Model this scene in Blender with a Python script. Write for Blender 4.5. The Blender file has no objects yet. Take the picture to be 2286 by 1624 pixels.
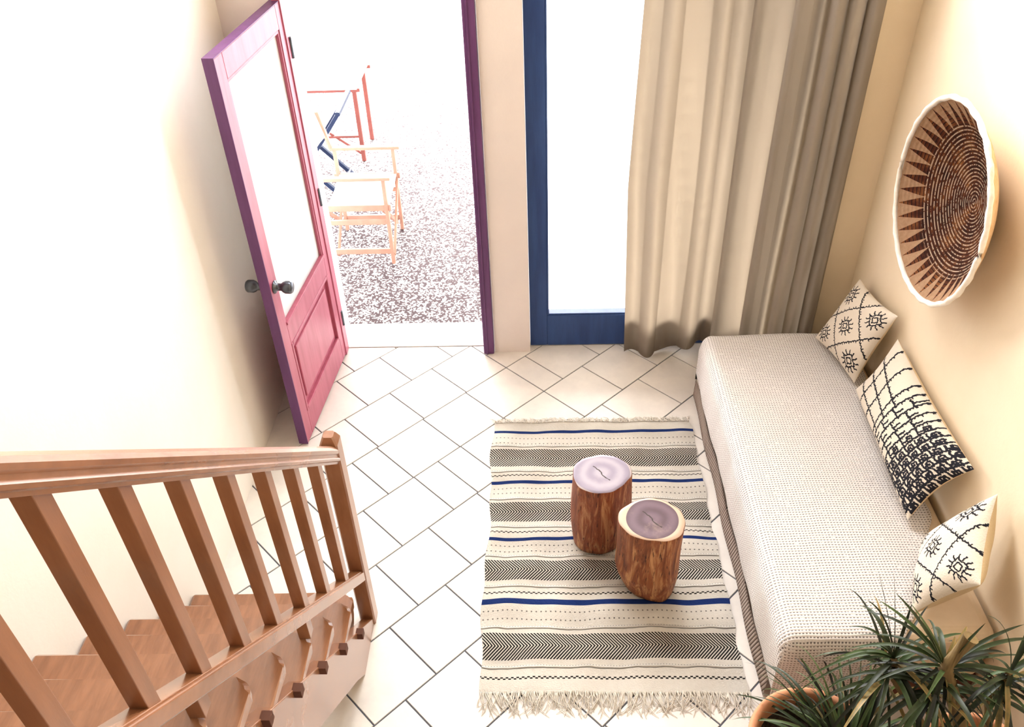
import bpy, bmesh, math, random
import numpy as np
from mathutils import Vector, Matrix
random.seed(7); rng = np.random.default_rng(7)
C = bpy.context.scene.collection
sc = bpy.context.scene
PI = math.pi

# ------------------------------------------------------------------ camera
F = 1898.75; PITCH = 0.66380; ROLL = -0.0409; YAW = 0.7408 - PI/4; CAM = Vector((0, 0, 3.15))
fw = Vector((math.sin(YAW)*math.cos(PITCH), math.cos(YAW)*math.cos(PITCH), -math.sin(PITCH)))
r0 = Vector((math.cos(YAW), -math.sin(YAW), 0)); u0 = r0.cross(fw)
rt = r0*math.cos(ROLL) + u0*math.sin(ROLL); up = -r0*math.sin(ROLL) + u0*math.cos(ROLL)
cd = bpy.data.cameras.new('camera'); cam = bpy.data.objects.new('camera', cd); C.objects.link(cam)
cd.sensor_width = 36; cd.lens = F/2286*36; cd.clip_start = .05; cd.clip_end = 200
M = Matrix((rt, up, -fw)).transposed().to_4x4(); M.translation = CAM
cam.matrix_world = M; sc.camera = cam

# ------------------------------------------------------------------ light
EXPOSURE = 1.3
SKY = 3.0
SUN = 10.0
CEIL_FILL = 6.0
HIGH_FILL = 120.0
sc.view_settings.view_transform = 'Standard'; sc.view_settings.look = 'None'
sc.view_settings.exposure = EXPOSURE; sc.view_settings.gamma = 1; sc.view_settings.use_curve_mapping = False
sc.cycles.use_denoising = True; sc.cycles.max_bounces = 8; sc.cycles.diffuse_bounces = 5
sc.cycles.sample_clamp_indirect = 8
w = bpy.data.worlds.new('sky'); sc.world = w; w.use_nodes = True
bg = w.node_tree.nodes['Background']; bg.inputs[0].default_value = (.86, .93, 1, 1); bg.inputs[1].default_value = SKY
sl = bpy.data.lights.new('sun', 'SUN'); sl.energy = SUN; sl.angle = math.radians(55); sl.color = (1, .97, .93)
so = bpy.data.objects.new('sun', sl); C.objects.link(so)
SUN_DIR = Vector((.30, -1, -.33)).normalized()
so.rotation_euler = SUN_DIR.to_track_quat('-Z', 'Y').to_euler(); so.location = (0, 12, 10)
ll = bpy.data.lights.new('ceiling_fill_light', 'AREA'); ll.energy = CEIL_FILL; ll.size = 1.6; ll.color = (1, .86, .68)  # unseen warm fill light added below the ceiling
lo = bpy.data.objects.new('ceiling_fill_light', ll); C.objects.link(lo); lo.location = (.3, .6, 4.85)
hl = bpy.data.lights.new('high_fill_light', 'AREA'); hl.shape = 'RECTANGLE'; hl.energy = HIGH_FILL; hl.size = 2.3; hl.size_y = 1.4; hl.color = (1, .97, .95)  # unseen area light added behind the high opening to fill the room
ho = bpy.data.objects.new('high_fill_light', hl); C.objects.link(ho); ho.location = (.05, 4.60, 3.65)
ho.rotation_euler = Vector((0, -1, -.45)).to_track_quat('-Z', 'Y').to_euler()

# ------------------------------------------------------------------ helpers
def px(x, y):
    return fw*F + rt*(x-1143) - up*(y-812)
def onz(x, y, z):
    d = px(x, y); return CAM + d*((z-CAM.z)/d.z)
def onx(x, y, X):
    d = px(x, y); return CAM + d*(X/d.x)
def ony(x, y, Y):
    d = px(x, y); return CAM + d*(Y/d.y)

def tag(o, label=None, cat=None, group=None, kind=None):
    if label: o['label'] = label
    if cat: o['category'] = cat
    if group: o['group'] = group
    if kind: o['kind'] = kind
    return o
def worldloc(o):
    v = Vector(o.location); p = o.parent
    while p: v = v + Vector(p.location); p = p.parent
    return v
def thing(name, loc, label=None, cat=None, group=None, kind=None, parent=None):
    o = bpy.data.objects.new(name, None); C.objects.link(o); o.empty_display_size = .1
    if parent: o.parent = parent; o.location = Vector(loc) - worldloc(parent)
    else: o.location = loc
    return tag(o, label, cat, group, kind)
def link(name, me, mat, parent=None, origin=None, smooth=False):
    """mesh given in world coordinates -> object whose origin is `origin`"""
    if origin is None:
        co = [v.co for v in me.vertices]
        n = len(co)
        mn = [min(c[i] for c in co) for i in range(3)]; mx = [max(c[i] for c in co) for i in range(3)]
        origin = Vector(((mn[0]+mx[0])/2, (mn[1]+mx[1])/2, mn[2]))
    origin = Vector(origin)
    me.transform(Matrix.Translation(-origin))
    o = bpy.data.objects.new(name, me); C.objects.link(o)
    mats = mat if isinstance(mat, (list, tuple)) else [mat]
    for m in mats: me.materials.append(m)
    if parent: o.parent = parent; o.location = origin - worldloc(parent)
    else: o.location = origin
    if smooth:
        for p in me.polygons: p.use_smooth = True
    return o
def obj(name, bm, mat, parent=None, origin=None, smooth=False):
    me = bpy.data.meshes.new(name); bm.normal_update(); bm.to_mesh(me); bm.free()
    return link(name, me, mat, parent, origin, smooth)
def BM(): return bmesh.new()
def box(bm, x0, x1, y0, y1, z0, z1, bev=0, seg=2, mi=0):
    t = bmesh.new()
    bmesh.ops.create_cube(t, size=1)
    bmesh.ops.scale(t, vec=(x1-x0, y1-y0, z1-z0), verts=t.verts)
    bmesh.ops.translate(t, vec=((x0+x1)/2, (y0+y1)/2, (z0+z1)/2), verts=t.verts)
    if bev: bmesh.ops.bevel(t, geom=t.edges[:], offset=bev, segments=seg, affect='EDGES', profile=.5)
    merge(bm, t, mi)
def merge(bm, t, mi=0, mtx=None):
    if mtx is not None: bmesh.ops.transform(t, matrix=mtx, verts=t.verts)
    vm = {v: bm.verts.new(v.co) for v in t.verts}
    for f in t.faces:
        try: nf = bm.faces.new([vm[v] for v in f.verts]); nf.material_index = mi; nf.smooth = f.smooth
        except ValueError: pass
    t.free()
def prism(bm, pts, vec, bev=0, seg=2, mi=0):
    """polygon pts (3D) extruded along vec"""
    t = bmesh.new(); vs = [t.verts.new(p) for p in pts]; f = t.faces.new(vs)
    r = bmesh.ops.extrude_face_region(t, geom=[f])
    bmesh.ops.translate(t, vec=vec, verts=[g for g in r['geom'] if isinstance(g, bmesh.types.BMVert)])
    bmesh.ops.recalc_face_normals(t, faces=t.faces)
    if bev: bmesh.ops.bevel(t, geom=t.edges[:], offset=bev, segments=seg, affect='EDGES', profile=.5)
    merge(bm, t, mi)
def bar(bm, a, b, wd, th, upv=(0, 0, 1), bev=0, mi=0):
    a, b = Vector(a), Vector(b); d = b-a; L = d.length; d.normalize()
    s = d.cross(Vector(upv)); 
    if s.length < 1e-4: s = Vector((1, 0, 0))
    s.normalize(); n = s.cross(d)
    t = bmesh.new(); bmesh.ops.create_cube(t, size=1); bmesh.ops.scale(t, vec=(wd, L, th), verts=t.verts)
    if bev: bmesh.ops.bevel(t, geom=t.edges[:], offset=bev, segments=2, affect='EDGES', profile=.5)
    m = Matrix((s, d, n)).transposed().to_4x4(); m.translation = (a+b)/2
    merge(bm, t, mi, m)
def tube(bm, pts, rad, seg=8, cap=True, mi=0):
    pts = [Vector(p) for p in pts]; rings = []
    rad = rad if isinstance(rad, (list, tuple)) else [rad]*len(pts)
    ref = Vector((0, 0, 1))
    for i, p in enumerate(pts):
        d = (pts[min(i+1, len(pts)-1)] - pts[max(i-1, 0)]).normalized()
        s = d.cross(ref)
        if s.length < .05: s = d.cross(Vector((1, 0, 0)))
        s.normalize(); n = s.cross(d)
        rings.append([bm.verts.new(p + (s*math.cos(2*PI*k/seg) + n*math.sin(2*PI*k/seg))*rad[i]) for k in range(seg)])
    for a, b in zip(rings, rings[1:]):
        for k in range(seg):
            f = bm.faces.new((a[k], a[(k+1) % seg], b[(k+1) % seg], b[k])); f.smooth = True; f.material_index = mi
    if cap:
        f = bm.faces.new(rings[0][::-1]); f.material_index = mi
        f = bm.faces.new(rings[-1]); f.material_index = mi
def grid(bm, P, closed_u=False, mi=0, smooth=True):
    """P[i][j] points"""
    V = [[bm.verts.new(p) for p in row] for row in P]
    n = len(V); m = len(V[0])
    for i in range(n if closed_u else n-1):
        for j in range(m-1):
            f = bm.faces.new((V[i][j], V[(i+1) % n][j], V[(i+1) % n][j+1], V[i][j+1])); f.smooth = smooth; f.material_index = mi
    return V
def lathe(bm, prof, c, seg=48, mi=0, wob=None):
    """prof [(r,z)] round the vertical axis through c"""
    c = Vector(c); P = []
    for i in range(seg):
        a = 2*PI*i/seg; row = []
        for r, z in prof:
            k = wob(a, z) if wob else 1
            row.append(c + Vector((math.cos(a)*r*k, math.sin(a)*r*k, z)))
        P.append(row)
    return grid(bm, P, True, mi)

# ------------------------------------------------------------------ materials
class E:
    """tiny expression wrapper around Math nodes"""
    def __init__(s, nt, k): s.nt, s.k = nt, k
    def m(s, op, *o):
        n = s.nt.nodes.new('ShaderNodeMath'); n.operation = op
        for i, v in enumerate((s,)+o):
            if isinstance(v, E): s.nt.links.new(v.k, n.inputs[i])
            else: n.inputs[i].default_value = v
        return E(s.nt, n.outputs[0])
    def __add__(s, o): return s.m('ADD', o)
    def __radd__(s, o): return s.m('ADD', o)
    def __sub__(s, o): return s.m('SUBTRACT', o)
    def __rsub__(s, o): return (s*-1)+o
    def __mul__(s, o): return s.m('MULTIPLY', o)
    def __rmul__(s, o): return s.m('MULTIPLY', o)
    def __truediv__(s, o): return s.m('DIVIDE', o)
    def gt(s, o): return s.m('GREATER_THAN', o)
    def lt(s, o): return s.m('LESS_THAN', o)
    def frac(s): return s.m('FRACT')
    def floor(s): return s.m('FLOOR')
    def abs(s): return s.m('ABSOLUTE')
    def sin(s): return s.m('SINE')
    def max(s, o): return s.m('MAXIMUM', o)
    def min(s, o): return s.m('MINIMUM', o)
    def band(s, a, b): return s.gt(a)*s.lt(b)
class Mat:
    def __init__(s, name, col=(.8, .8, .8), rough=.6, metal=0):
        s.m = bpy.data.materials.new(name); s.m.use_nodes = True; s.nt = s.m.node_tree
        s.b = s.nt.nodes['Principled BSDF']; s.b.inputs['Base Color'].default_value = (*col, 1)
        s.b.inputs['Roughness'].default_value = rough; s.b.inputs['Metallic'].default_value = metal
        s.b.inputs['Specular IOR Level'].default_value = .3
    def n(s, t): return s.nt.nodes.new(t)
    def coord(s, kind='Object'):
        tc = s.n('ShaderNodeTexCoord'); return tc.outputs[kind]
    def xyz(s, k=None):
        n = s.n('ShaderNodeSeparateXYZ'); s.nt.links.new(k or s.coord(), n.inputs[0])
        return [E(s.nt, n.outputs[i]) for i in range(3)]
    def mapped(s, scale=(1, 1, 1), rot=(0, 0, 0), k=None):
        n = s.n('ShaderNodeMapping'); n.inputs['Scale'].default_value = scale; n.inputs['Rotation'].default_value = rot
        s.nt.links.new(k or s.coord(), n.inputs[0]); return n.outputs[0]
    def noise(s, scale=5, detail=3, rough=.5, k=None, dist=0):
        n = s.n('ShaderNodeTexNoise'); n.inputs['Scale'].default_value = scale; n.inputs['Detail'].default_value = detail
        n.inputs['Roughness'].default_value = rough; n.inputs['Distortion'].default_value = dist
        s.nt.links.new(k or s.coord(), n.inputs[0]); return E(s.nt, n.outputs[0])
    def ramp(s, e, stops):
        n = s.n('ShaderNodeValToRGB'); cr = n.color_ramp
        while len(cr.elements) < len(stops): cr.elements.new(.5)
        for el, (p, c) in zip(cr.elements, stops): el.position = p; el.color = (*c, 1)
        s.nt.links.new(e.k, n.inputs[0]); return n.outputs[0]
    def mix(s, f, a, b):
        n = s.n('ShaderNodeMix'); n.data_type = 'RGBA'
        if isinstance(f, E): s.nt.links.new(f.k, n.inputs[0])
        else: n.inputs[0].default_value = f
        for v, i in ((a, 6), (b, 7)):
            if isinstance(v, tuple): n.inputs[i].default_value = (*v, 1)
            else: s.nt.links.new(v, n.inputs[i])
        return n.outputs[2]
    def col(s, k): s.nt.links.new(k, s.b.inputs['Base Color']); return s
    def bump(s, e, strength=.3, dist=.01):
        n = s.n('ShaderNodeBump'); n.inputs['Strength'].default_value = strength; n.inputs['Distance'].default_value = dist
        s.nt.links.new(e.k if isinstance(e, E) else e, n.inputs['Height']); s.nt.links.new(n.outputs[0], s.b.inputs['Normal']); return s
    def attr(s, name):
        n = s.n('ShaderNodeAttribute'); n.attribute_name = name; return E(s.nt, n.outputs['Fac'])

def noisy(name, a, b, scale=8, rough=.6, bump=.1, bd=.004, bs=None, mp=(1, 1, 1), detail=4):
    m = Mat(name, a, rough); k = m.mapped(mp)
    e = m.noise(scale, detail, .6, k); m.col(m.ramp(e, [(.3, a), (.7, b)]))
    if bump: m.bump(m.noise(bs or scale*3, 4, .6, k), bump, bd)
    return m.m
PLASTER_W = noisy('white_plaster', (.80, .77, .70), (.84, .81, .75), 3, .8, .15, .004, 40)
PLASTER_C = noisy('cream_plaster', (.80, .68, .50), (.86, .74, .56), 2.5, .8, .18, .004, 45)
STAIR = noisy('tan_wood', (.20, .082, .036), (.31, .135, .064), 6, .27, .08, .003, 50, (6, 1, 1))
STAIR_Z = noisy('tan_wood_upright', (.20, .082, .036), (.31, .135, .064), 6, .32, .08, .003, 50, (3, 3, .6))
for _m in (STAIR, STAIR_Z):
    _b = _m.node_tree.nodes['Principled BSDF']; _b.inputs['Coat Weight'].default_value = .5; _b.inputs['Coat Roughness'].default_value = .16; _b.inputs['Specular IOR Level'].default_value = .5
PEG_SHADED = Mat('shaded_peg_wood', (.10, .035, .018), .7).m  # shade on the peg faces put into a darker wood colour
MAHOG = noisy('mahogany_door_wood', (.34, .07, .12), (.44, .12, .18), 5, .35, .06, .002, 60, (4, 4, .5))
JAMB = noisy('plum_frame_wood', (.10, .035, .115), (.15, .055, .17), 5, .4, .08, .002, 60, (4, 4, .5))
NAVY = noisy('navy_frame_paint', (.022, .050, .17), (.035, .08, .24), 5, .4, .06, .002, 60, (4, 4, .5))
METAL = Mat('dark_metal', (.10, .11, .13), .28, .8).m
TILE_M = Mat('glazed_floor_tile', rough=.35)
TILE_M.col(TILE_M.ramp(TILE_M.noise(5, 6, .65), [(.3, (.66, .63, .60)), (.7, (.80, .76, .71))])); TILE_M.bump(TILE_M.noise(30, 5, .6), .10, .003)
TILE = TILE_M.m
GROUT = Mat('dark_grout', (.09, .10, .125), .9).m

# glass
def glass(name, col, rough, trans):
    m = Mat(name, col, rough); m.b.inputs['Transmission Weight'].default_value = trans; m.b.inputs['IOR'].default_value = 1.1
    return m.m
def thin(name, col=(1, 1, 1), white=.0):
    m = Mat(name, col, .05)
    t = m.n('ShaderNodeBsdfTransparent'); t.inputs[0].default_value = (*col, 1)
    g = m.n('ShaderNodeBsdfGlossy'); g.inputs['Roughness'].default_value = .03
    d = m.n('ShaderNodeBsdfTranslucent'); d.inputs[0].default_value = (.95, .97, 1, 1)
    mx = m.n('ShaderNodeMixShader'); mx.inputs[0].default_value = .05
    m.nt.links.new(t.outputs[0], mx.inputs[1]); m.nt.links.new(g.outputs[0], mx.inputs[2])
    m2 = m.n('ShaderNodeMixShader'); m2.inputs[0].default_value = white
    m.nt.links.new(mx.outputs[0], m2.inputs[1]); m.nt.links.new(d.outputs[0], m2.inputs[2])
    m.nt.links.new(m2.outputs[0], m.nt.nodes['Material Output'].inputs[0])
    return m.m
GLASS = thin('clear_window_glass')
FROST = thin('milky_door_glass', white=.0)
_n = FROST.node_tree; _d = _n.nodes.new('ShaderNodeBsdfDiffuse'); _d.inputs[0].default_value = (.93, .95, .98, 1)
_m = _n.nodes.new('ShaderNodeMixShader'); _m.inputs[0].default_value = .62; _o = _n.nodes['Material Output']; _k = _o.inputs[0].links[0].from_socket
_n.links.new(_k, _m.inputs[1]); _n.links.new(_d.outputs[0], _m.inputs[2]); _n.links.new(_m.outputs[0], _o.inputs[0])

# ------------------------------------------------------------------ structure
XL, XR, YF, YO = -1.50, 1.65, 4.14, 4.45
YB, ZC = -2.2, 5.0
# floor: grout bed with every tile as its own bevelled slab, running bond laid at 45 degrees
S = .1004*3.15
def tw(a, b):     # tile frame -> room
    a *= S; b *= S; q = math.sqrt(.5); return Vector(((a-b)*q, (a+b)*q, 0))
bm = BM(); box(bm, XL-.1, XR+.1, YB, YO, -.12, -.004, mi=1)
OFF = {10: .95, 9: .43, 8: None, 7: None, 6: .88, 5: .37, 4: .86, 3: .35, 2: .39}
SPEC = {8: [2.87, 3.87, 4.88, 5.39, 6.40, 7.41, 8.43, 8.93, 9.95, 10.95], 7: [2.37, 3.37, 4.38, 5.40, 5.91, 6.41, 7.42, 8.43, 9.45, 10.45]}
G = .007
for row in range(-14, 17):
    y0, y1 = row+.386, row+1.386
    if row in SPEC: xs = SPEC[row]; xs = [xs[0]-k for k in range(14, 0, -1)] + xs + [xs[-1]+k for k in range(1, 12)]
    else:
        o = OFF.get(row, .36 if row % 2 else .88); xs = [k+o for k in range(-14, 24)]
    for x0, x1 in zip(xs, xs[1:]):
        c = tw((x0+x1)/2, (y0+y1)/2)
        if not (XL-.3 < c.x < XR+.3 and YB-.2 < c.y < YO-.02): continue
        P = [tw(x0+G, y0+G), tw(x1-G, y0+G), tw(x1-G, y1-G), tw(x0+G, y1-G)]
        P2 = [tw(x0+G+.006, y0+G+.006), tw(x1-G-.006, y0+G+.006), tw(x1-G-.006, y1-G-.006), tw(x0+G+.006, y1-G-.006)]
        lo_ = [bm.verts.new(p+Vector((0, 0, -.006))) for p in P]; hi = [bm.verts.new(p) for p in P2]
        bm.faces.new(hi)
        for k in range(4): bm.faces.new((lo_[k], lo_[(k+1) % 4], hi[(k+1) % 4], hi[k]))
bmesh.ops.bisect_plane(bm, geom=bm.verts[:]+bm.edges[:]+bm.faces[:], plane_co=(0, 4.20, 0), plane_no=(0, 1, 0), clear_outer=True)
tag(obj('floor', bm, [TILE, GROUT], origin=(0, 0, 0)), kind='structure')
# white stone threshold under the two openings
bm = BM(); box(bm, XL, XR, 4.205, 4.455, -.12, .004, .003)
tag(obj('trim_1', bm, Mat('pale_threshold_stone', (.82, .81, .79), .5).m), kind='structure')

DX0, DX1, DZ = -1.235, -.286, 2.16        # doorway
WX0, WX1, WZ = -.07, 1.38, 2.42           # glazed opening
bm = BM()
HZ0, HZ1 = 2.80, 4.50  # unseen high opening added for the fill light
box(bm, XL-.2, DX0, YF, YO, -.1, ZC)
box(bm, DX0, DX1, YF, YO, DZ, HZ0)
box(bm, DX1, WX0, YF, YO, -.1, HZ0)
box(bm, WX0, WX1, YF, YO, WZ, HZ0)
box(bm, DX0, WX1, YF, YO, HZ1, ZC)
tag(obj('wall_far', bm, noisy('rose_white_plaster', (.74, .68, .66), (.80, .73, .70), 2.5, .8, .18, .004, 45), origin=(0, YF, 0)), kind='structure')
bm = BM(); box(bm, XL-.2, XL, YB, YF, -.1, ZC); tag(obj('wall_left', bm, PLASTER_W), kind='structure')
bm = BM(); box(bm, XR, XR+.2, YB, 3.85, -.1, ZC); box(bm, WX1, XR+.2, 3.85, YO, -.1, ZC)    # with the pier that closes the corner
tag(obj('wall_right', bm, PLASTER_C), kind='structure')
DIM = noisy('dim_ochre_plaster', (.13, .10, .07), (.16, .125, .09), 3, .8, .15, .004, 40)  # unseen back wall and ceiling kept dark to cut bounced light
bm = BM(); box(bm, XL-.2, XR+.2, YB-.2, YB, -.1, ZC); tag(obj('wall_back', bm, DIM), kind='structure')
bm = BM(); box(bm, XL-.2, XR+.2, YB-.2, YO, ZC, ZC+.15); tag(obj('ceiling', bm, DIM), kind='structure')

# ------------------------------------------------------------------ door
door = thing('door_1', (-.75, 4.17, 0), kind='structure', label='open mahogany door with frosted pane and plum jambs in the left doorway')
bm = BM(); box(bm, -.352, -.290, 4.115, 4.20, .004, DZ, .004); box(bm, -.335, -.325, 4.108, 4.13, .004, DZ, .002)
obj('door_frame', bm, JAMB, door)
bm = BM(); box(bm, -1.235, -1.195, 4.125, 4.20, .004, DZ, .004); obj('door_frame', bm, MAHOG, door)
bm = BM(); box(bm, -1.195, -.352, 4.125, 4.20, 2.10, DZ, .004); obj('door_frame', bm, JAMB, door)
hinge = Vector((-1.198, 4.165, 0)); free = Vector((-1.268, 3.330, 0)); LL = (free-hinge).length
du = (free-hinge).normalized(); dn = Vector((-du.y, du.x, 0)) # du ~ -Y ; dn should face the room (+X)
if dn.x < 0: dn = -dn
def leafm(name, parts, mat, par, bev=.003, th=(-.045, 0)):
    bm = BM()
    for (u0_, u1_, z0, z1, t0, t1) in parts:
        t = bmesh.new(); bmesh.ops.create_cube(t, size=1); bmesh.ops.scale(t, vec=(u1_-u0_, t1-t0, z1-z0), verts=t.verts)
        if bev: bmesh.ops.bevel(t, geom=t.edges[:], offset=bev, segments=2, affect='EDGES', profile=.5)
        m = Matrix((du, dn, Vector((0, 0, 1)))).transposed().to_4x4()
        m.translation = hinge + du*(u0_+u1_)/2 + dn*(t0+t1)/2 + Vector((0, 0, (z0+z1)/2)); merge(bm, t, 0, m)
    bmesh.ops.recalc_face_normals(bm, faces=bm.faces)
    return obj(name, bm, mat, par)
T0, T1 = -.048, 0
leaf = leafm('door_leaf', [(0, .095, .012, 2.075, T0, T1), (LL-.085, LL, .012, 2.075, T0, T1), (.095, LL-.085, 1.965, 2.0749, T0, T1),
                           (.095, LL-.085, .62, .735, T0, T1), (.095, LL-.085, .0121, .17, T0, T1)], MAHOG, door)
leafm('glass_pane', [(.085, LL-.075, .725, 1.975, -.028, -.02)], FROST, leaf, 0)
leafm('door_panel', [(.085, LL-.075, .16, .63, -.034, -.016), (.15, LL-.145, .225, .56, -.034, -.006)], MAHOG, leaf, .006)
leafm('glazing_bead', [(.095, .108, .735, 1.965, -.02, -.004), (LL-.098, LL-.085, .735, 1.965, -.02, -.004), (.095, LL-.085, .735, .752, -.02, .006), (.095, LL-.085, 1.950, 1.965, -.02, -.004)], MAHOG, leaf, .003)
leafm('panel_moulding', [(.095, .115, .17, .62, -.02, .003), (LL-.105, LL-.085, .17, .62, -.02, .003), (.115, LL-.105, .17, .19, -.02, .003), (.115, LL-.105, .60, .62, -.02, .003)], MAHOG, leaf, .004)
kc = hinge + du*(LL-.05) + Vector((0, 0, .985))
for sgn in (1, -1):
    b0 = kc + dn*(T1 if sgn > 0 else T0)
    bm = BM(); prof = [(0, .032), (.005, .032), (.010, .019), (.035, .018), (.044, .026), (.055, .031), (.080, .031), (.088, .026), (.090, .0)]
    tube(bm, [b0+dn*sgn*a for a, _ in prof], [max(r, .001) for _, r in prof], 20)
    bmesh.ops.recalc_face_normals(bm, faces=bm.faces)
    tag(obj('door_knob', bm, METAL, leaf), label='dark metal knob')
leafm('edge_shade_strip', [(LL-.001, LL+.004, .012, 2.079, T0-.001, T1+.001)], JAMB, leaf, .001)  # dark strip added as painted shade on the leaf's free edge
leafm('edge_shade_strip', [(0, LL, 2.0745, 2.079, T0-.001, T1+.001)], JAMB, leaf, .001)  # same painted shade along the top edge
for z in (.25, 1.05, 1.85):
    bm = BM(); tube(bm, [hinge+Vector((.004, .004, z-.05)), hinge+Vector((.004, .004, z+.05))], .009, 10); obj('hinge', bm, METAL, leaf)
bm = BM(); p = hinge+du*(LL+.001)-dn*.024
bar(bm, p+Vector((0, 0, .90)), p+Vector((0, 0, 1.08)), .02, .003, (0, 1, 0)); obj('lock_plate', bm, METAL, leaf)

# ------------------------------------------------------------------ glazed window
win = thing('window_1', (.65, 4.23, 0), kind='structure', label='tall fixed window in a navy frame beside the pillar')
bm = BM()
for b in [(WX0+.002, .035, .006, WZ-.002), (WX1-.09, WX1-.002, .006, WZ-.002), (.035, WX1-.09, .006, .225), (.035, WX1-.09, WZ-.09, WZ-.002)]:
    box(bm, b[0], b[1], 4.195, 4.255, b[2], b[3], .003)
obj('window_frame', bm, NAVY, win)
bm = BM()
for b in [(.035, .045, .225, WZ-.09), (.045, WX1-.1, .225, .237), (WX1-.1, WX1-.09, .225, WZ-.09)]:
    box(bm, b[0], b[1], 4.2, 4.25, b[2], b[3], .002)
obj('glazing_bead', bm, NAVY, win)
bm = BM(); box(bm, .04, WX1-.092, 4.222, 4.228, .23, WZ-.092); obj('glass_pane', bm, GLASS, win)

w2 = thing('added_high_window', (.07, 4.30, HZ0), kind='structure')  # unseen window added so fill light enters above the doorway
bm = BM()
for b in [(DX0+.002, DX0+.07, HZ0+.002, HZ1-.002), (WX1-.07, WX1-.002, HZ0+.002, HZ1-.002), (DX0+.07, WX1-.07, HZ0+.002, HZ0+.07), (DX0+.07, WX1-.07, HZ1-.07, HZ1-.002), (.04, .10, HZ0+.07, HZ1-.07)]:
    box(bm, b[0], b[1], 4.27, 4.33, b[2], b[3], .003)
obj('window_frame', bm, NAVY, w2)
bm = BM(); box(bm, DX0+.06, WX1-.06, 4.297, 4.303, HZ0+.06, HZ1-.06); obj('glass_pane', bm, GLASS, w2)
# ------------------------------------------------------------------ outside
PEB = Mat('pebble_washed_paving', (.8, .8, .8), .9)
vo = PEB.n('ShaderNodeTexVoronoi'); vo.inputs['Scale'].default_value = 88; PEB.nt.links.new(PEB.mapped((1, 1, 1)), vo.inputs[0])
vsep = PEB.xyz(vo.outputs['Color'])
big = PEB.noise(9, 3, .6)
X_, Y_, _z = PEB.xyz()
joint = ((Y_/.42).frac().lt(.02))
far = ((Y_-1.0)/2.6).max(0).min(1)     # speckle thins out with distance: glare put into the colour
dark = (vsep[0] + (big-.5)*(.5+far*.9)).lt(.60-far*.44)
cc = PEB.mix(vsep[1], (.52, .46, .45), (.78, .74, .73))
cc = PEB.mix(dark, cc, (.075, .05, .055)); cc = PEB.mix(joint*.6, cc, (.2, .17, .17)); PEB.col(cc)
PEB.bump(E(PEB.nt, vo.outputs['Distance']), .3, .006)
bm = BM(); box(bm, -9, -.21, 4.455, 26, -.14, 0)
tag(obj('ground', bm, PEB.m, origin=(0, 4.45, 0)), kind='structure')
bm = BM(); box(bm, -.208, 9, 4.457, 26, -.14, .02, .004)
tag(obj('trim_2', bm, Mat('white_terrace_slab', (.90, .90, .90), .7).m), kind='structure')

bm = BM(); box(bm, -7, 6, 4.46, 8.6, 2.70, 2.78, .004)  # unseen panel added to shade the terrace near the house
tag(obj('added_terrace_shade', bm, noisy('pale_shade_panel', (.60, .56, .50), (.68, .64, .58), 6, .9)), kind='structure')
WOODC = noisy('pale_chair_wood', (.40, .21, .15), (.50, .28, .20), 8, .5, .05, .002, 60)
CANV = noisy('white_canvas', (.86, .84, .80), (.90, .88, .85), 20, .9, .2, .001, 300)
def director_chair(name, loc, rz, label, group=None, canvas=CANV, wood=WOODC):
    """faces +X of its own frame; origin on the ground"""
    t = thing(name, loc, label, 'chair', group)
    t.rotation_euler = (0, 0, rz)
    def ob(n, bm, mat):   # local coordinates straight
        me = bpy.data.meshes.new(n); bmesh.ops.recalc_face_normals(bm, faces=bm.faces); bm.to_mesh(me); bm.free(); me.materials.append(mat)
        o = bpy.data.objects.new(n, me); C.objects.link(o); o.parent = t; return o
    for sy in (-.25, .25):
        b = BM(); bar(b, (-.24, sy, .655), (.26, sy, .655), .05, .022, bev=.006); ob('armrest', b, wood)
        b = BM(); bar(b, (-.24, sy, .44), (.24, sy, .44), .024, .045, bev=.003); ob('seat_rail', b, wood)
        b = BM(); bar(b, (-.22, sy, .33), (.22, sy, .33), .022, .035, bev=.003); ob('side_rail', b, wood)
        b = BM(); bar(b, (-.21, sy, .10), (.21, sy, .10), .022, .04, bev=.003); ob('stretcher', b, wood)
        for sx in (-.21, .21):
            b = BM(); bar(b, (sx, sy, 0), (sx, sy, .645), .024, .036, (0, 1, 0), bev=.003); ob('leg', b, wood)
        b = BM(); bar(b, (-.23, sy, .645), (-.29, sy, .93), .024, .036, (0, 1, 0), bev=.003); ob('back_post', b, wood)
    for sx in (-.20, .20):
        for s_ in (-1, 1):
            b = BM(); bar(b, (sx+.02*s_, -.24*s_, .06), (sx+.02*s_, .24*s_, .42), .03, .016, (1, 0, 0), bev=.003); ob('cross_brace', b, wood)
    b = BM(); grid(b, [[Vector((x, y, .462-.02*(1-(y/.25)**2))) for y in np.linspace(-.25, .25, 9)] for x in np.linspace(-.2, .22, 6)])
    bmesh.ops.solidify(b, geom=b.faces[:], thickness=.004); ob('canvas_seat', b, canvas)
    b = BM(); grid(b, [[Vector((-.252-.04*(z-.76)/.15-.03*(1-(y/.25)**2), y, z)) for y in np.linspace(-.26, .26, 9)] for z in (.75, .82, .89, .93)])
    bmesh.ops.solidify(b, geom=b.faces[:], thickness=.004); ob('canvas_back', b, canvas)
    return t
director_chair('director_chair', (-1.255, 5.46, 0), 0, 'pale wooden director chair with white canvas nearest the doorway')
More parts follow.
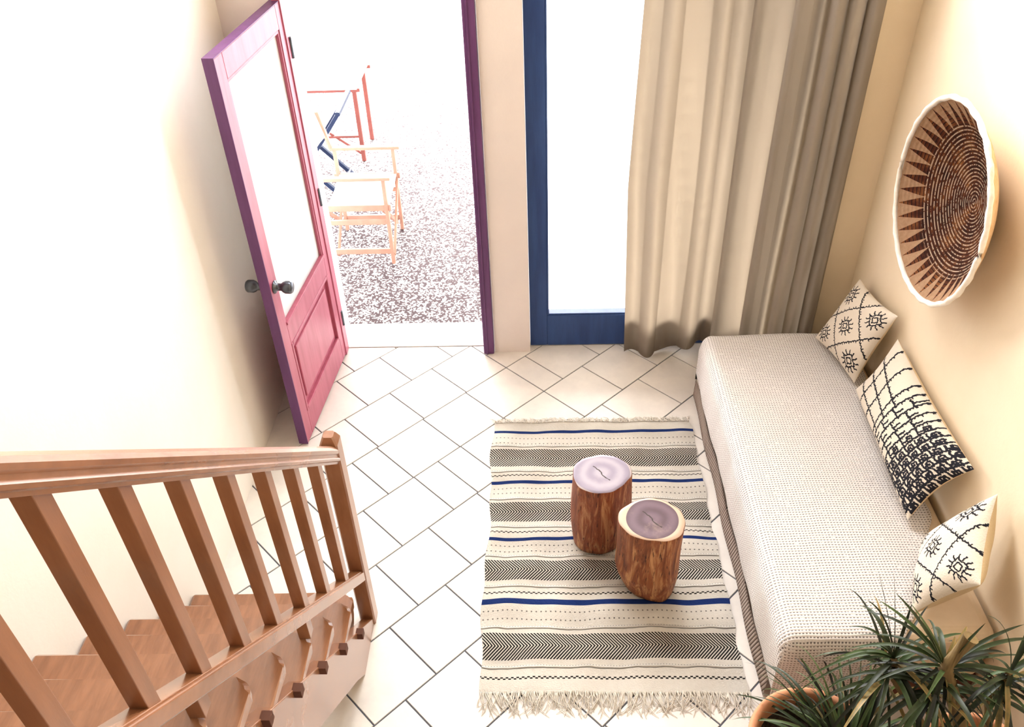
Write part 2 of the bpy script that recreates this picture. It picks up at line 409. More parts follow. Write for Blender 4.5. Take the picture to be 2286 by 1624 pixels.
# red-brown folding table behind it
RED = noisy('red_brown_table_wood', (.22, .06, .05), (.30, .09, .07), 8, .5, .05, .002, 60)
t = thing('folding_table', (-1.95, 7.15, 0), 'red brown folding table standing behind the director chair', 'table')
bm = BM()
for k in range(7): bar(bm, (-2.42, 6.90+k*.085, .665), (-1.49, 6.90+k*.085, .665), .078, .018, bev=.003)
tp = obj('tabletop', bm, noisy('bleached_table_top', (.80, .72, .66), (.88, .80, .74), 8, .5, .05, .002, 60), t)
for y in (6.88, 7.45):
    bm = BM(); bar(bm, (-2.42, y, .648), (-1.47, y, .648), .02, .03, bev=.003); obj('apron', bm, RED, t)
for x in (-2.36, -1.53):
    for y in (6.94, 7.40):
        bm = BM(); bar(bm, (x, y, 0), (x, y, .64), .035, .035, (0, 1, 0), bev=.004); obj('leg', bm, RED, t)
bm = BM(); bar(bm, (-2.36, 6.95, .22), (-1.53, 6.95, .22), .03, .02, bev=.003); bar(bm, (-1.8, 6.96, .25), (-1.55, 6.96, .06), .02, .02, bev=.003); obj('stretcher', bm, RED, t)
# striped sling chair with blue frame
STR = Mat('striped_sling_cloth', rough=.85)
xx, yy, zz = STR.xyz(); fq = (yy/.09).frac()
STR.col(STR.mix(fq.lt(.33), STR.mix(fq.lt(.66), (.85, .85, .88), (.85, .42, .22)), (.05, .10, .30)))
BLUE = noisy('blue_chair_paint', (.008, .016, .05), (.012, .024, .07), 8, .5, .05)
t = thing('sling_chair', (-1.80, 6.40, 0), 'blue framed sling chair with striped cloth between table and director chair', 'chair')
for y in (6.17, 6.60):
    bm = BM(); bar(bm, (-2.05, y, 0), (-1.50, y, .74), .03, .035, (0, 1, 0), bev=.003); obj('leg', bm, BLUE, t)
    bm = BM(); bar(bm, (-1.56, y+.03, 0), (-2.02, y+.03, .50), .03, .035, (0, 1, 0), bev=.003); obj('leg', bm, BLUE, t)
for x, z in ((-1.51, .73), (-1.99, .47), (-1.60, .05)):
    bm = BM(); bar(bm, (x, 6.15, z), (x, 6.64, z), .035, .03, bev=.003); obj('crossbar', bm, BLUE, t)
bm = BM(); grid(bm, [[Vector((-1.99+.47*s, y, .47+.26*s-.20*math.sin(PI*s))) for y in np.linspace(6.20, 6.58, 6)] for s in np.linspace(0, 1, 12)])
bmesh.ops.solidify(bm, geom=bm.faces[:], thickness=.004); obj('sling', bm, STR.m, t)

# ------------------------------------------------------------------ staircase
st = thing('staircase', (-1.12, 1.3, 0), 'tan wooden staircase with square balusters descending along the white left wall', 'staircase')
YN = lambda k: 2.216 - .2023*(k-1)
XO = -.742      # outer face of the string
for k in range(1, 14):
    yn, z = YN(k), .2*k
    xr = -.748 if k > 1 else -.803
    r = .045; r2 = .012; a = [(XL+.004+r2*(1-math.cos(q)), yn-r2*(1-math.sin(q))) for q in np.linspace(0, PI/2, 4)]
    b = [(xr-r*(1-math.sin(q)), yn-r*(1-math.cos(q))) for q in np.linspace(0, PI/2, 6)]
    pts = [(XL+.004, yn-.30)] + a + b + [(xr, yn-.30)]
    bm = BM(); prism(bm, [Vector((x, y, z-.042)) for x, y in pts], Vector((0, 0, .042)))
    bmesh.ops.bevel(bm, geom=[e for e in bm.edges if abs(e.verts[0].co.z-e.verts[1].co.z) < 1e-5], offset=.012, segments=1, affect='EDGES')
    obj('tread', bm, STAIR, st)
# straight outer string; its top edge runs behind the tread ends
ztop = lambda y: .268 + (1.97-y)*.9975
bm = BM(); P = [(2.215, .022), (2.19, 0), (1.955, 0), (1.861, .107), (1.453, .50), (-.35, .50+1.803*.966), (-.35, ztop(-.35))]
prism(bm, [Vector((-.792, y, z)) for y, z in P], Vector((.048, 0, 0)), .003)
obj('outer_string', bm, STAIR, st)
for k in range(7):
    y, z = 1.985-.2028*k, .246+.2027*k
    bm = BM(); box(bm, -.75, -.721, y-.018, y+.012, z-.017, z+.017, .0015)
    tag(obj('peg', bm, PEG_SHADED, st), label='square peg end with shade in its colour')
# small rounded brackets carrying each tread front
for k in range(1, 14):
    yn, z = YN(k), .2*k-.043
    pts = [(yn-.04, z), (yn-.28, z), (yn-.28, z-.02)] + [(yn-.28+.24*math.sin(a)*1.0, z-.02-.16*(1-math.sin(a))*0-.10*math.cos(a)) for a in np.linspace(.1, PI/2, 7)]
    bm = BM(); prism(bm, [Vector((-.84, y, q)) for y, q in pts], Vector((.03, 0, 0))); obj('tread_bracket', bm, STAIR, st)
XA, XB = -.802, -.738
zb = lambda y: 1.656-.969*(y-.857)      # top of bottom rail
zt = lambda y: 2.261-.946*(y-.839)      # underside of handrail
bm = BM()
y0, y1 = .05, 2.198
prism(bm, [Vector((XA, y, z)) for y, z in [(y0, zb(y0)), (y1, zb(y1)), (y1, zb(y1)-.055), (y0, zb(y0)-.055)]], Vector((XB-XA, 0, 0)), .004)
prism(bm, [Vector((XA+.012, y, z)) for y, z in [(y0, zb(y0)+.006), (y1, zb(y1)+.006), (y1, zb(y1)-.01), (y0, zb(y0)-.01)]], Vector((XB-XA-.020, 0, 0)), .002)
obj('bottom_rail', bm, STAIR, st)
# moulded handrail: profile swept along the slope
prof = [(-.026, 0), (.026, 0), (.028, .008), (.034, .012), (.036, .020), (.030, .026), (.029, .034), (.034, .040), (.035, .050), (.028, .060), (.015, .066), (-.015, .066), (-.028, .060), (-.035, .050), (-.034, .040), (-.029, .034), (-.030, .026), (-.036, .020), (-.034, .012), (-.028, .008)]
bm = BM(); rows = []
for i, y in enumerate(np.linspace(y0, 2.20, 12)):
    k = 1
    rows.append([Vector((-.770+a*k, y, zt(y)+b*1.35*k)) for a, b in prof])
V = grid(bm, [r_+[r_[0]] for r_ in rows], smooth=False)
bm.faces.new(V[0][:-1]); bm.faces.new(V[-1][:-1][::-1]); bmesh.ops.remove_doubles(bm, verts=bm.verts, dist=1e-5); bmesh.ops.recalc_face_normals(bm, faces=bm.faces)
obj('handrail', bm, STAIR, st)
ys = [.848-.19*2, .848-.19, .848, 1.032, 1.220, 1.411, 1.611, 1.805, 2.005]
for y in [.848-.19*3]+ys:
    bm = BM(); x0, x1, h = -.788, -.750, .038
    top = [zt(y)+.01, zt(y+h)+.01]; bot = [zb(y)-.004, zb(y+h)-.004]
    prism(bm, [Vector((x0, y, bot[0])), Vector((x0, y+h, bot[1])), Vector((x0, y+h, top[1])), Vector((x0, y, top[0]))], Vector((x1-x0, 0, 0)), .0015)
    obj('baluster', bm, STAIR_Z, st)
for y, zt_ in ((1.585, .8), (.98, 1.4)):
    bm = BM(); prism(bm, [Vector((-.788, y, zt_)), Vector((-.788, y+.038, zt_)), Vector((-.788, y+.038, zb(y+.038)-.05)), Vector((-.788, y, zb(y)-.05))], Vector((.038, 0, 0)), .0015)
    obj('rail_support', bm, STAIR_Z, st)
bm = BM(); t = bmesh.new()
x0, x1, ya, yb = -.802, -.736, 2.198, 2.264
lv = [(0, 0), (1.06, 0), (1.085, .010), (1.092, .014)]
rows = []
for z, c in lv:
    e = .006
    a = [(x0+c+e, ya+c), (x1-c-e, ya+c), (x1-c, ya+c+e), (x1-c, yb-c-e), (x1-c-e, yb-c), (x0+c+e, yb-c), (x0+c, yb-c-e), (x0+c, ya+c+e)]
    rows.append([Vector((x, y, z)) for x, y in a])
V = grid(bm, [r_+[r_[0]] for r_ in rows], smooth=False); bmesh.ops.remove_doubles(bm, verts=bm.verts, dist=1e-6)
bmesh.ops.contextual_create(bm, geom=[e for e in bm.edges if e.is_boundary]) if 0 else bmesh.ops.holes_fill(bm, edges=[e for e in bm.edges if e.is_boundary], sides=0)
bmesh.ops.recalc_face_normals(bm, faces=bm.faces)
obj('newel_post', bm, STAIR_Z, st)

# ------------------------------------------------------------------ curtain
CUR = Mat('beige_curtain_cloth', (.45, .395, .33), .85)
CUR.bump(CUR.noise(260, 3, .6), .12, .0015)
tr_ = CUR.n('ShaderNodeBsdfTranslucent'); tr_.inputs[0].default_value = (.5, .42, .33, 1)
mx = CUR.n('ShaderNodeMixShader'); mx.inputs[0].default_value = .012
CUR.nt.links.new(CUR.b.outputs[0], mx.inputs[1]); CUR.nt.links.new(tr_.outputs[0], mx.inputs[2]); CUR.nt.links.new(mx.outputs[0], CUR.nt.nodes['Material Output'].inputs[0])
# plan of the track: straight in the window, then drawn in front of the pier
track = [Vector((.50, 4.11)), Vector((1.02, 4.10)), Vector((1.20, 3.90)), Vector((1.478, 3.805))]
def track_at(s):
    L = [(b-a).length for a, b in zip(track, track[1:])]; s *= sum(L)
    for (a, b), l in zip(zip(track, track[1:]), L):
        if s <= l or b is track[-1]:
            d = (b-a).normalized(); return a+d*s, Vector((d.y, -d.x))
        s -= l
# folds: (end parameter, depth towards the room, sharpness)
folds = [(.08, -.025, 1.0), (.17, .055, .8), (.29, -.020, 1.0), (.38, .050, .8), (.47, -.035, .9), (.57, .070, .8), (.66, -.050, .8), (.75, .075, .6), (.79, -.04, .6), (.86, .080, .42), (.93, .080, .42), (1.0, .070, .42)]
def fold(s):
    a = 0
    for e, d, p in folds:
        if s <= e+1e-9:
            q = (s-a)/(e-a); return d*(max(math.sin(PI*q), 0)**p)
        a = e
    return 0
bm = BM(); rows = []
NS, NZ = 330, 26
for i in range(NS+1):
    s = i/NS; row = []
    for j in range(NZ+1):
        z0_ = .012+.07*math.exp(-((s-.36)/.10)**2); z = z0_ + (2.562-z0_)*j/NZ; k = 1.0+.25*(1-z/2.5)
        sh = .008*math.sin(z*2.1+s*9)
        s2 = min(max(s+sh*math.sin(PI*s), 0), 1)
        p, n = track_at(s)
        lean = (.035*(1-abs(z-1.1)/1.2) if s < .25 else 0)*(1-s/.25)*-1
        off = fold(s2)*k + .006*math.sin(s*40+z*3)
        row.append(Vector((p.x+lean, p.y, z)) + Vector((n.x, n.y, 0))*off)
    rows.append(row)
grid(bm, rows); bmesh.ops.solidify(bm, geom=bm.faces[:], thickness=.003)
for f in bm.faces: f.smooth = True
cu = thing('curtain', (1.0, 4.0, 0), 'floor length beige curtain gathered at the right of the tall window', 'curtain')
obj('curtain_panel', bm, CUR.m, cu)
bm = BM(); tube(bm, [(.35, 4.10, 2.58), (1.02, 4.10, 2.58), (1.20, 3.91, 2.58), (1.50, 3.81, 2.58)], .012, 10); obj('curtain_rail', bm, METAL, cu)

# ------------------------------------------------------------------ daybed
day = thing('daybed', (1.25, 2.75, 0), 'long daybed under a white waffle cover along the cream right wall', 'daybed')
BX0, BX1, BY0, BY1, BZ = .852, 1.645, 1.80, 3.70, .450
bm = BM(); box(bm, BX0+.05, BX1-.005, BY0+.05, BY1-.04, .0, .16, .004); obj('base', bm, noisy('dark_brown_base_wood', (.10, .035, .02), (.15, .055, .03), 8, .6), day)
bm = BM()
WAF = Mat('white_waffle_cover', rough=.9)
nn = WAF.n('ShaderNodeNewGeometry'); x_, y_, z_ = WAF.xyz()
nx, ny, nz = WAF.xyz(nn.outputs['Normal'])
P_ = .0125
# unwrap: on the top use x,y; on the front use z,y; on the ends x,z
top = nz.abs().gt(.6)
isz = top; isx = nx.abs().gt(.6)*(1-top); isy = 1-isz-isx
u_ = y_*(isz+isx) + z_*isy; v_ = x_*(isz+isy) + z_*isx
wv = WAF.noise(7, 2, .5); u_ = u_ + wv*.012
fu = (u_/P_).frac(); fv = (v_/P_).frac()
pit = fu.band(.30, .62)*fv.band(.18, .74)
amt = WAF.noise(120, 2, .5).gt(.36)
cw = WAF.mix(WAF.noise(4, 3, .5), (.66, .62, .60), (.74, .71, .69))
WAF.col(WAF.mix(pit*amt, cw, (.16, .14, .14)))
hh = (fu-.5).abs()*(-2)+(fv-.5).abs()*(-1)
WAF.bump(hh*-1, .55, .003)
# cover: rounded slab, draped to the floor on the room side
XC = lambda y: 1.60 - .30*max(0, min(1, (2.45-y)/.62))**1.3 + .006*math.sin(y*40)
def cover():
    bm = BM(); R = .055
    nY = 90
    rows = []
    for i in range(nY+1):
        y = BY0 + (BY1-BY0)*i/nY
        e = 0
        t_ = min(y-BY0, BY1-y); e = R-math.sqrt(max(R*R-(R-min(t_, R))**2, 0)) if t_ < R else 0
        wob = .004*math.sin(y*9)+.003*math.sin(y*23)
        prof = [(BX0+.012+.012*math.sin(y*5)*.3+wob*.6, .125)]
        prof += [(BX0+wob*.6, z) for z in (.17, .22, .28, .33)]
        prof += [(BX0+R-R*math.cos(a)+wob*.6*(1-a/1.6), BZ-R-.02+(R+.02)*math.sin(a)) for a in np.linspace(.1, PI/2, 7)]
        prof += [(x, BZ + .004*math.sin(x*9+y*4) + .006*math.sin(PI*(x-BX0)/.8)) for x in np.linspace(BX0+R+.03, XC(y)-.03, 16)]
        prof += [(XC(y)-.008, BZ+.002), (XC(y), BZ-.005)]
        rows.append([Vector((x, y, z-e*(1 if z > .3 else 0))) for x, z in prof])
    # near end wall of the cover hangs down
    first = [Vector((p.x, BY0-.004, min(p.z, BZ-.06) if False else p.z)) for p in rows[0]]
    drop = []
    for zz_ in (.34, .25, .16, .115):
        drop.append([Vector((p.x, BY0-.010-.012*math.sin((p.x-.85)*6)*(.45-zz_)*3, min(p.z, zz_ + .05*max(0, .95-p.x)*0))) for p in rows[0]])
    rows = drop[::-1] + rows
    last = rows[-1]
    rows += [[Vector((p.x, BY1+.004, min(p.z, zz_))) for p in last] for zz_ in (.34, .2, .12)]
    grid(bm, rows)
    bmesh.ops.recalc_face_normals(bm, faces=bm.faces)
    return bm
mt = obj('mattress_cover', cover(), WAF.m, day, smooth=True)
bm = BM(); box(bm, BX0+.04, BX1-.004, BY0+.030, BY1-.03, .161, BZ-.014, .05, 5); obj('mattress', bm, noisy('beige_mattress_cloth', (.70, .56, .40), (.76, .62, .46), 10, .9), day)
# ribbed skirt along the front, from the cover down to the floor
SK = Mat('ribbed_beige_skirt', rough=.9); a_, b_, c_ = SK.xyz()
rib = ((b_+c_*.35)/.017).frac()
SK.col(SK.mix((rib-.5).abs().gt(.32), (.72, .60, .52), (.22, .15, .12))); SK.bump((rib-.5).abs()*-1, .6, .006)
bm = BM(); grid(bm, [[Vector((BX0+.006+.004*math.sin(y*11)-.006*(1-z/.14), y, z)) for z in (.006, .05, .09, .13)] for y in np.linspace(BY0+.06, BY1, 80)])
bmesh.ops.solidify(bm, geom=bm.faces[:], thickness=.006); bmesh.ops.recalc_face_normals(bm, faces=bm.faces); obj('ribbed_skirt', bm, SK.m, day)

# ------------------------------------------------------------------ cushions
def seglines(u, v, segs, w_, tick, per, tl):
    """ink from wavy lines with short ticks; u,v arrays in metres"""
    ink = np.zeros_like(u)
    for (ax, ay, bx, by, t_) in segs:
        dx, dy = bx-ax, by-ay; L = math.hypot(dx, dy)+1e-9
        s = ((u-ax)*dx+(v-ay)*dy)/L; d = (-(u-ax)*dy+(v-ay)*dx)/L
        d = d + .0018*np.sin(s*170+ax*50) + .0012*np.sin(s*410+ay*31)
        on = (s > -.002) & (s < L+.002)
        ink = np.maximum(ink, on*(np.abs(d) < w_))
        if t_:
            ph = (s/per) % 1
            ink = np.maximum(ink, on*(ph < .34)*(d*t_ > 0)*(np.abs(d) < tl*(.7+.3*np.sin(np.floor(s/per)*2.3))))
    return ink
def eye(cx, cy, r):
    S_ = []
    for k in (1, .5):
        q = r*k; c = [(cx-q, cy-q), (cx+q, cy-q), (cx+q, cy+q), (cx-q, cy+q)]
        S_ += [(*c[i], *c[(i+1) % 4], 0) for i in range(4)]
    for i in range(12):
        a = 2*PI*i/12; S_.append((cx+r*1.15*math.cos(a), cy+r*1.15*math.sin(a), cx+r*2.0*math.cos(a+.1), cy+r*2.0*math.sin(a+.1), 0))
    return S_
def rotS(segs, ang, cx, cy):
    o = []; c, s = math.cos(ang), math.sin(ang)
    f = lambda x, y: (cx+(x-cx)*c-(y-cy)*s, cy+(x-cx)*s+(y-cy)*c)
    for a in segs: o.append((*f(a[0], a[1]), *f(a[2], a[3]), a[4]))
    return o
def pat_diamond(u, v, W, H):
    S_ = []; c = .27
    for k in (-1, 1):
        pass
    D = .335*W
    for k in (-1, 1):      # family u+v = const and u-v = const
        cx, cy = W/2+k*D/2, H/2+k*D/2
        S_.append((cx-W, cy+W, cx+W, cy-W, k))
        cx, cy = W/2+k*D/2, H/2-k*D/2
        S_.append((cx-W, cy-W, cx+W, cy+W, -k))
    ex = []
    ex = [(W/2, H/2)] + [(W/2+a*D, H/2+b*D) for a, b in ((1, 1), (1, -1), (-1, 1), (-1, -1))]
    for x, y in ex: S_ += rotS(eye(x, y, .028), PI/4, x, y)
    return seglines(u, v, S_, .0034, 1, .015, .013)
def pat_lattice(u, v, W, H):
    S_ = []
    # coarse squares on the first half, getting finer and denser to the far end
    for a in (.13, .27, .41): S_.append((a*W+.02, 0, a*W-.02, H, -1))
    for b in (.22, .46, .70): S_.append((.02*W, b*H+.012, .47*W, b*H-.008, 1)); 
    x = .47*W
    st_ = .06
    while x < W*.99:
        k = 0; y = 0; col_ = int((x/W)*100)
        S_.append((x, 0, x-.012, H, -1 if x < .7*W else 0))
        n = 4 if x < .68*W else 6
        for q in range(n):
            yy_ = (q+.5*(col_ % 2))*H/n
            S_.append((x, yy_, x+st_, yy_+.006, 0)); S_.append((x+st_*.5, yy_, x+st_*.5, yy_+H/n*.5, 0))
            if x > .66*W:
                cy = yy_+H/n*.5; cx = x+st_*.5; r = .013
                S_ += [(cx-r, cy-r, cx+r, cy-r, 0), (cx+r, cy-r, cx+r, cy+r, 0), (cx+r, cy+r, cx-r, cy+r, 0), (cx-r, cy+r, cx-r, cy-r, 0), (cx-.004, cy, cx+.004, cy, 0)]
        x += st_; st_ = max(.040, st_*.93)
    return seglines(u, v, S_, .0050, 1, .017, .015)
def cushion_mat(name, base, back):
    m = Mat(name, base, .95)
    ink = m.attr('ink'); side = m.attr('side')
    ns = m.noise(160, 3, .6)
    c0 = m.mix(m.noise(9, 2, .5), base, tuple(min(1, x*1.12) for x in base))
    c0 = m.mix(side.gt(.5), c0, back)
    e = (ink + (ns-.5)*.5).gt(.5)
    m.col(m.mix(e, c0, (.012, .012, .018)))
    m.bump(ns + ink*.8, .5, .004)
    return m.m
CUSH = cushion_mat('embroidered_ivory_cloth', (.66, .59, .49), (.66, .52, .33))
def cushion(name, P, thick, W, H, NU, NV, pat, label, group, flip=1):
    """P: corners (0,0),(1,0),(1,1),(0,1); the patterned side faces the room"""
    P = [Vector(p) for p in P]
    n = (P[1]-P[0]).cross(P[3]-P[0]).normalized()*flip
    me_v = []; uu = []; vv = []; side = []
    faces = []
    for sd in (0, 1):
        base = len(me_v)
        for i in range(NU+1):
            for j in range(NV+1):
                s, t = i/NU, j/NV
                # edges pull in between the corners
                ci = .045*math.sin(PI*t); cj = .045*math.sin(PI*s)
                s2 = s + (.5-s)*2*ci; t2 = t+(.5-t)*2*cj
                p = P[0]*(1-s2)*(1-t2)+P[1]*s2*(1-t2)+P[2]*s2*t2+P[3]*(1-s2)*t2
                hgt = ((1-abs(2*s-1)**2.6)*(1-abs(2*t-1)**2.6))**.55
                crease = .006*math.sin(s*11+t*5)*math.sin(PI*s)*math.sin(PI*t)
                p = p + n*((thick*.5*hgt+crease)*(1 if sd == 0 else -1))
                me_v.append(p); uu.append(s*W); vv.append(t*H); side.append(sd)
        for i in range(NU):
            for j in range(NV):
                a = base+i*(NV+1)+j; q = (a, a+NV+1, a+NV+2, a+1)
                faces.append(q if (sd == 0) == (flip > 0) else q[::-1])
    ink = pat(np.array(uu), np.array(vv), W, H)*(1-np.array(side))
    me = bpy.data.meshes.new(name); me.from_pydata([tuple(p) for p in me_v], [], faces)
    at = me.attributes.new('ink', 'FLOAT', 'POINT'); at.data.foreach_set('value', ink.astype(np.float32))
    at = me.attributes.new('side', 'FLOAT', 'POINT'); at.data.foreach_set('value', np.array(side, dtype=np.float32))
    zmin = min(p.z for p in me_v); c = (P[0]+P[1]+P[2]+P[3])/4
    return tag(link(name, me, CUSH, origin=Vector((c.x, c.y, zmin)), smooth=True), label, 'cushion', group)
cushion('cushion', [(1.425, 3.60, .475), (1.515, 3.225, .475), (1.595, 3.16, .915), (1.59, 3.63, .815)], .13, .40, .42, 170, 170, pat_diamond,
        'square ivory cushion with black diamond embroidery in the corner by the curtain', None, 1)
cushion('lumbar_cushion', [(1.500, 3.16, .49), (1.465, 2.34, .49), (1.605, 2.285, .83), (1.61, 3.13, .81)], .15, .84, .38, 300, 150, pat_lattice,
        'long ivory lumbar cushion with bold black lattice in the middle of the daybed', None, 1)
cushion('cushion', [(1.50, 2.24, .49), (1.335, 1.90, .48), (1.47, 1.83, .74), (1.60, 2.11, .885)], .15, .42, .42, 170, 170, pat_diamond,
        'square ivory cushion with black diamond embroidery leaning behind the potted plant', None, 1)

# ------------------------------------------------------------------ wall basket
RC, RD = .378, .135
CY, CZ = 2.925, 1.600
BAS = Mat('coiled_basket_weave', rough=.8)
bx, by, bz = BAS.xyz()
rr = (by*by+bz*bz).m('SQRT')/RC
th = by.m('ARCTAN2', bz)/(2*PI)
wob = BAS.noise(9, 3, .5)
tri = ((th*40).frac()-.5).abs()*2          # 0..1
edge = tri*.26+.72+(wob-.5)*.03
coil = (rr*27+th).frac()
ridge = ((coil-.5).abs()).gt(.36)
dash = BAS.noise(75, 2, .6).gt(.46)
tone = BAS.noise(11, 4, .65)
brown = BAS.ramp(tone, [(.30, (.020, .006, .004)), (.5, (.14, .035, .012)), (.66, (.36, .13, .04)), (.82, (.55, .30, .12))])
brown = BAS.mix(ridge*dash*rr.lt(.76)*.9, brown, (.72, .58, .42))
brown = BAS.mix(((coil-.5).abs()).lt(.10), brown, (.02, .006, .004))
lightc = BAS.mix(BAS.noise(60, 3, .6), (.45, .25, .13), (.72, .48, .30))
cl_ = BAS.mix(rr.gt(edge), brown, lightc)
BAS.col(BAS.mix(rr.gt(.985), cl_, (.85, .80, .72)))
BAS.bump((coil-.5).abs()*-1+dash*.2, .7, .004)
prof = []
for i in range(60):
    q = i/59; prof.append((RC*q, -RD*(q**2.4)))
bask = thing('woven_basket', (1.640, CY, CZ-.3), 'round coiled basket with brown centre and zigzag rim hanging on the right wall', 'basket')
def axx(r, a, d): return Vector((1.632+d, CY+r*math.sin(a), CZ+r*math.cos(a)))
bm = BM(); grid(bm, [[axx(r+.0001, 2*PI*k/96, d) for r, d in prof] for k in range(96)], True)
bmesh.ops.solidify(bm, geom=bm.faces[:], thickness=.0)
bmesh.ops.recalc_face_normals(bm, faces=bm.faces)
obj('basket_bowl', bm, BAS.m, bask, origin=(1.632, CY, CZ), smooth=True)
bm = BM(); grid(bm, [[axx(r+.006+.004*abs(math.sin(d*90)), 2*PI*k/96, d+.006) for r, d in prof] for k in range(96)], True)
obj('basket_back', bm, noisy('tan_basket_outside', (.62, .40, .20), (.78, .56, .34), 30, .85, .5, .003), bask, smooth=True)
bm = BM(); R_ = RC+.004
pts = [axx(R_*(1+.006*math.sin(k*1.7)), 2*PI*k/90, -RD) for k in range(91)]
tube(bm, pts, [.0105+.0015*math.sin(k*2.1) for k in range(91)], 8, False)
obj('basket_rim', bm, noisy('ivory_rim_binding', (.84, .76, .64), (.92, .86, .78), 50, .8, .5, .003), bask, smooth=True)

# ------------------------------------------------------------------ rug
RX0, RX1, RY0, RY1 = -.268, .800, 1.868, 3.482
RUG = Mat('striped_woven_rug', rough=.95)
rx, ry, rz_ = RUG.xyz()      # origin at (0,0,0): metres in the room
nz1 = RUG.noise(3.5, 2, .5); yw = ry + (nz1-.5)*.022
cream = RUG.mix(RUG.noise(40, 3, .6), (.76, .72, .66), (.86, .83, .77))
col = cream
def zone(a, b): return yw.band(min(a, b), max(a, b))
dark_ = None
for a, b in ((3.269, 3.143), (2.893, 2.773), (2.534, 2.421), (2.145, 2.020)):     # chevron bands
    h = (yw-(a+b)/2).abs()
    ph = ((rx + (yw-(a+b)/2).abs()*.85)/.0135).frac()
    m_ = zone(a, b)*ph.lt(.56); dark_ = m_ if dark_ is None else dark_.max(m_)
for y, ww in ((3.078, .010), (2.707, .010), (2.352, .011), (1.938, .013)):       # small check lines
    ck = ((rx/.011).floor()+((yw-y)/(ww*.5)).floor()).m('PINGPONG', 1)
    dark_ = dark_.max(zone(y-ww*.5, y+ww*.5)*ck.gt(.5))
for y in (3.355, 3.312, 2.99, 2.955, 2.625, 2.59, 2.255, 2.215):                    # stitched dots
    dark_ = dark_.max(zone(y-.003, y+.003)*(rx/.021).frac().lt(.30)*.75)
rop = None
for y in (3.292, 3.107, 2.917, 2.738, 2.560, 2.388, 2.174, 1.988):                  # raised rope lines
    wv2 = (RUG.noise(14, 2, .5)-.5)*.010
    q = yw+wv2
    g1 = q.band(y-.0075, y-.0045)
    dark_ = dark_.max(g1*.7); dark_ = dark_.max(q.band(y+.005, y+.007)*(rx/.012).frac().lt(.45)*.7)
    r1 = (1-((q-y)/.008).abs()).max(0); rop = r1 if rop is None else rop.max(r1)
col = RUG.mix(dark_, cream, (.014, .012, .012))
blue_ = None
for a, b in ((3.417, 3.397), (3.043, 3.022), (2.673, 2.654), (2.318, 2.289)):
    m_ = zone(a, b); blue_ = m_ if blue_ is None else blue_.max(m_)
col = RUG.mix(blue_, col, (.012, .040, .20)); RUG.col(col)
RUG.bump(rop + RUG.noise(160, 2, .5)*.35 + dark_*-.2, .8, .008)
def rugz(x, y):
    return .008 + .0025*math.sin(x*13+y*7) + .003*math.sin(y*31+x*3) + .0025*math.sin(x*27-y*11)
def rugx(s, y):
    x0 = RX0 + .006*math.sin(y*19) + .008*math.sin(y*7+1) - .012*(3.0-y)*.3; x1 = RX1 + .005*math.sin(y*17+1)+.003*math.sin(y*41) + .004
    return x0+(x1-x0)*s
bm = BM()
grid(bm, [[Vector((rugx(i/90, y), y, rugz(rugx(i/90, y), y))) for y in np.linspace(RY0, RY1, 150)] for i in range(91)])
bmesh.ops.solidify(bm, geom=bm.faces[:], thickness=.005)
bmesh.ops.recalc_face_normals(bm, faces=bm.faces)
rug = tag(obj('rug', bm, RUG.m, origin=(0, 0, 0), smooth=True), 'cream flatwoven rug with black chevron bands, blue stripes and fringe', 'rug')
FR = noisy('cotton_fringe', (.50, .45, .38), (.76, .72, .65), 60, .95)
for yb_, sgn, ln, nst in ((RY0, -1, .105, 230), (RY1, 1, .05, 230)):
    bm = BM()
    for k in range(nst):
        s = (k+.5)/nst; x = rugx(s, yb_)+random.uniform(-.002, .002); z = rugz(x, yb_)+.001
        l = ln*random.uniform(.55, 1.1); a = random.gauss(0, .30)
        pts = []
        for q in range(6):
            f_ = q/5; pts.append((x + l*f_*math.sin(a*f_*1.5)+.004*math.sin(f_*6+k), yb_-sgn*.004+sgn*l*f_*math.cos(a*f_), max(.0025, z*(1-f_)+.005*math.sin(PI*f_)*random.uniform(.3, 1.8)+.0025)))
        tube(bm, pts, [.0021, .0022, .0020, .0018, .0016, .0008], 4, False)
    obj('fringe', bm, FR, rug)
# ------------------------------------------------------------------ stump stools
def bark(name, a, b, c):
    m = Mat(name, a, .5); k = m.mapped((9, 9, 1.1)); e = m.noise(3.2, 6, .65, k, 1.2)
    e2 = m.noise(26, 4, .6, m.mapped((5, 5, .5)))
    c1_ = m.ramp(e, [(.32, a), (.5, b), (.66, c)])
    m.col(m.mix(e2.gt(.63), c1_, tuple(x*.45 for x in a))); m.bump(e*.7+e2*.4, .6, .012); return m.m
def endgrain(name, heart, heart2, sap, sapr, seed):
    m = Mat(name, heart, .45)
    x, y, z = m.xyz(); r = (x*x+y*y).m('SQRT')/.135
    nn_ = m.noise(6, 4, .6); rw = r+(nn_-.5)*.35
    ring = (rw*13).sin()
    c1_ = m.mix(ring*.5+.5, heart, heart2)
    an = y.m('ARCTAN2', x)
    ray = m.noise(5, 5, .7, m.mapped((1, 1, 1)))
    c1_ = m.mix((ray-.55)*3*(1-r), c1_, sap)
    c1_ = m.mix((r + (m.noise(4, 2, .5)-.5)*.12).gt(sapr), c1_, sap)
    # drying crack through the middle
    ck = ((x*.8+y*.6+(m.noise(20, 2, .5)-.5)*.03).abs().lt(.0022))*(r.lt(.42))
    c1_ = m.mix(ck, c1_, (.03, .015, .01)); m.col(c1_); m.bump(nn_, .15, .003); return m.m
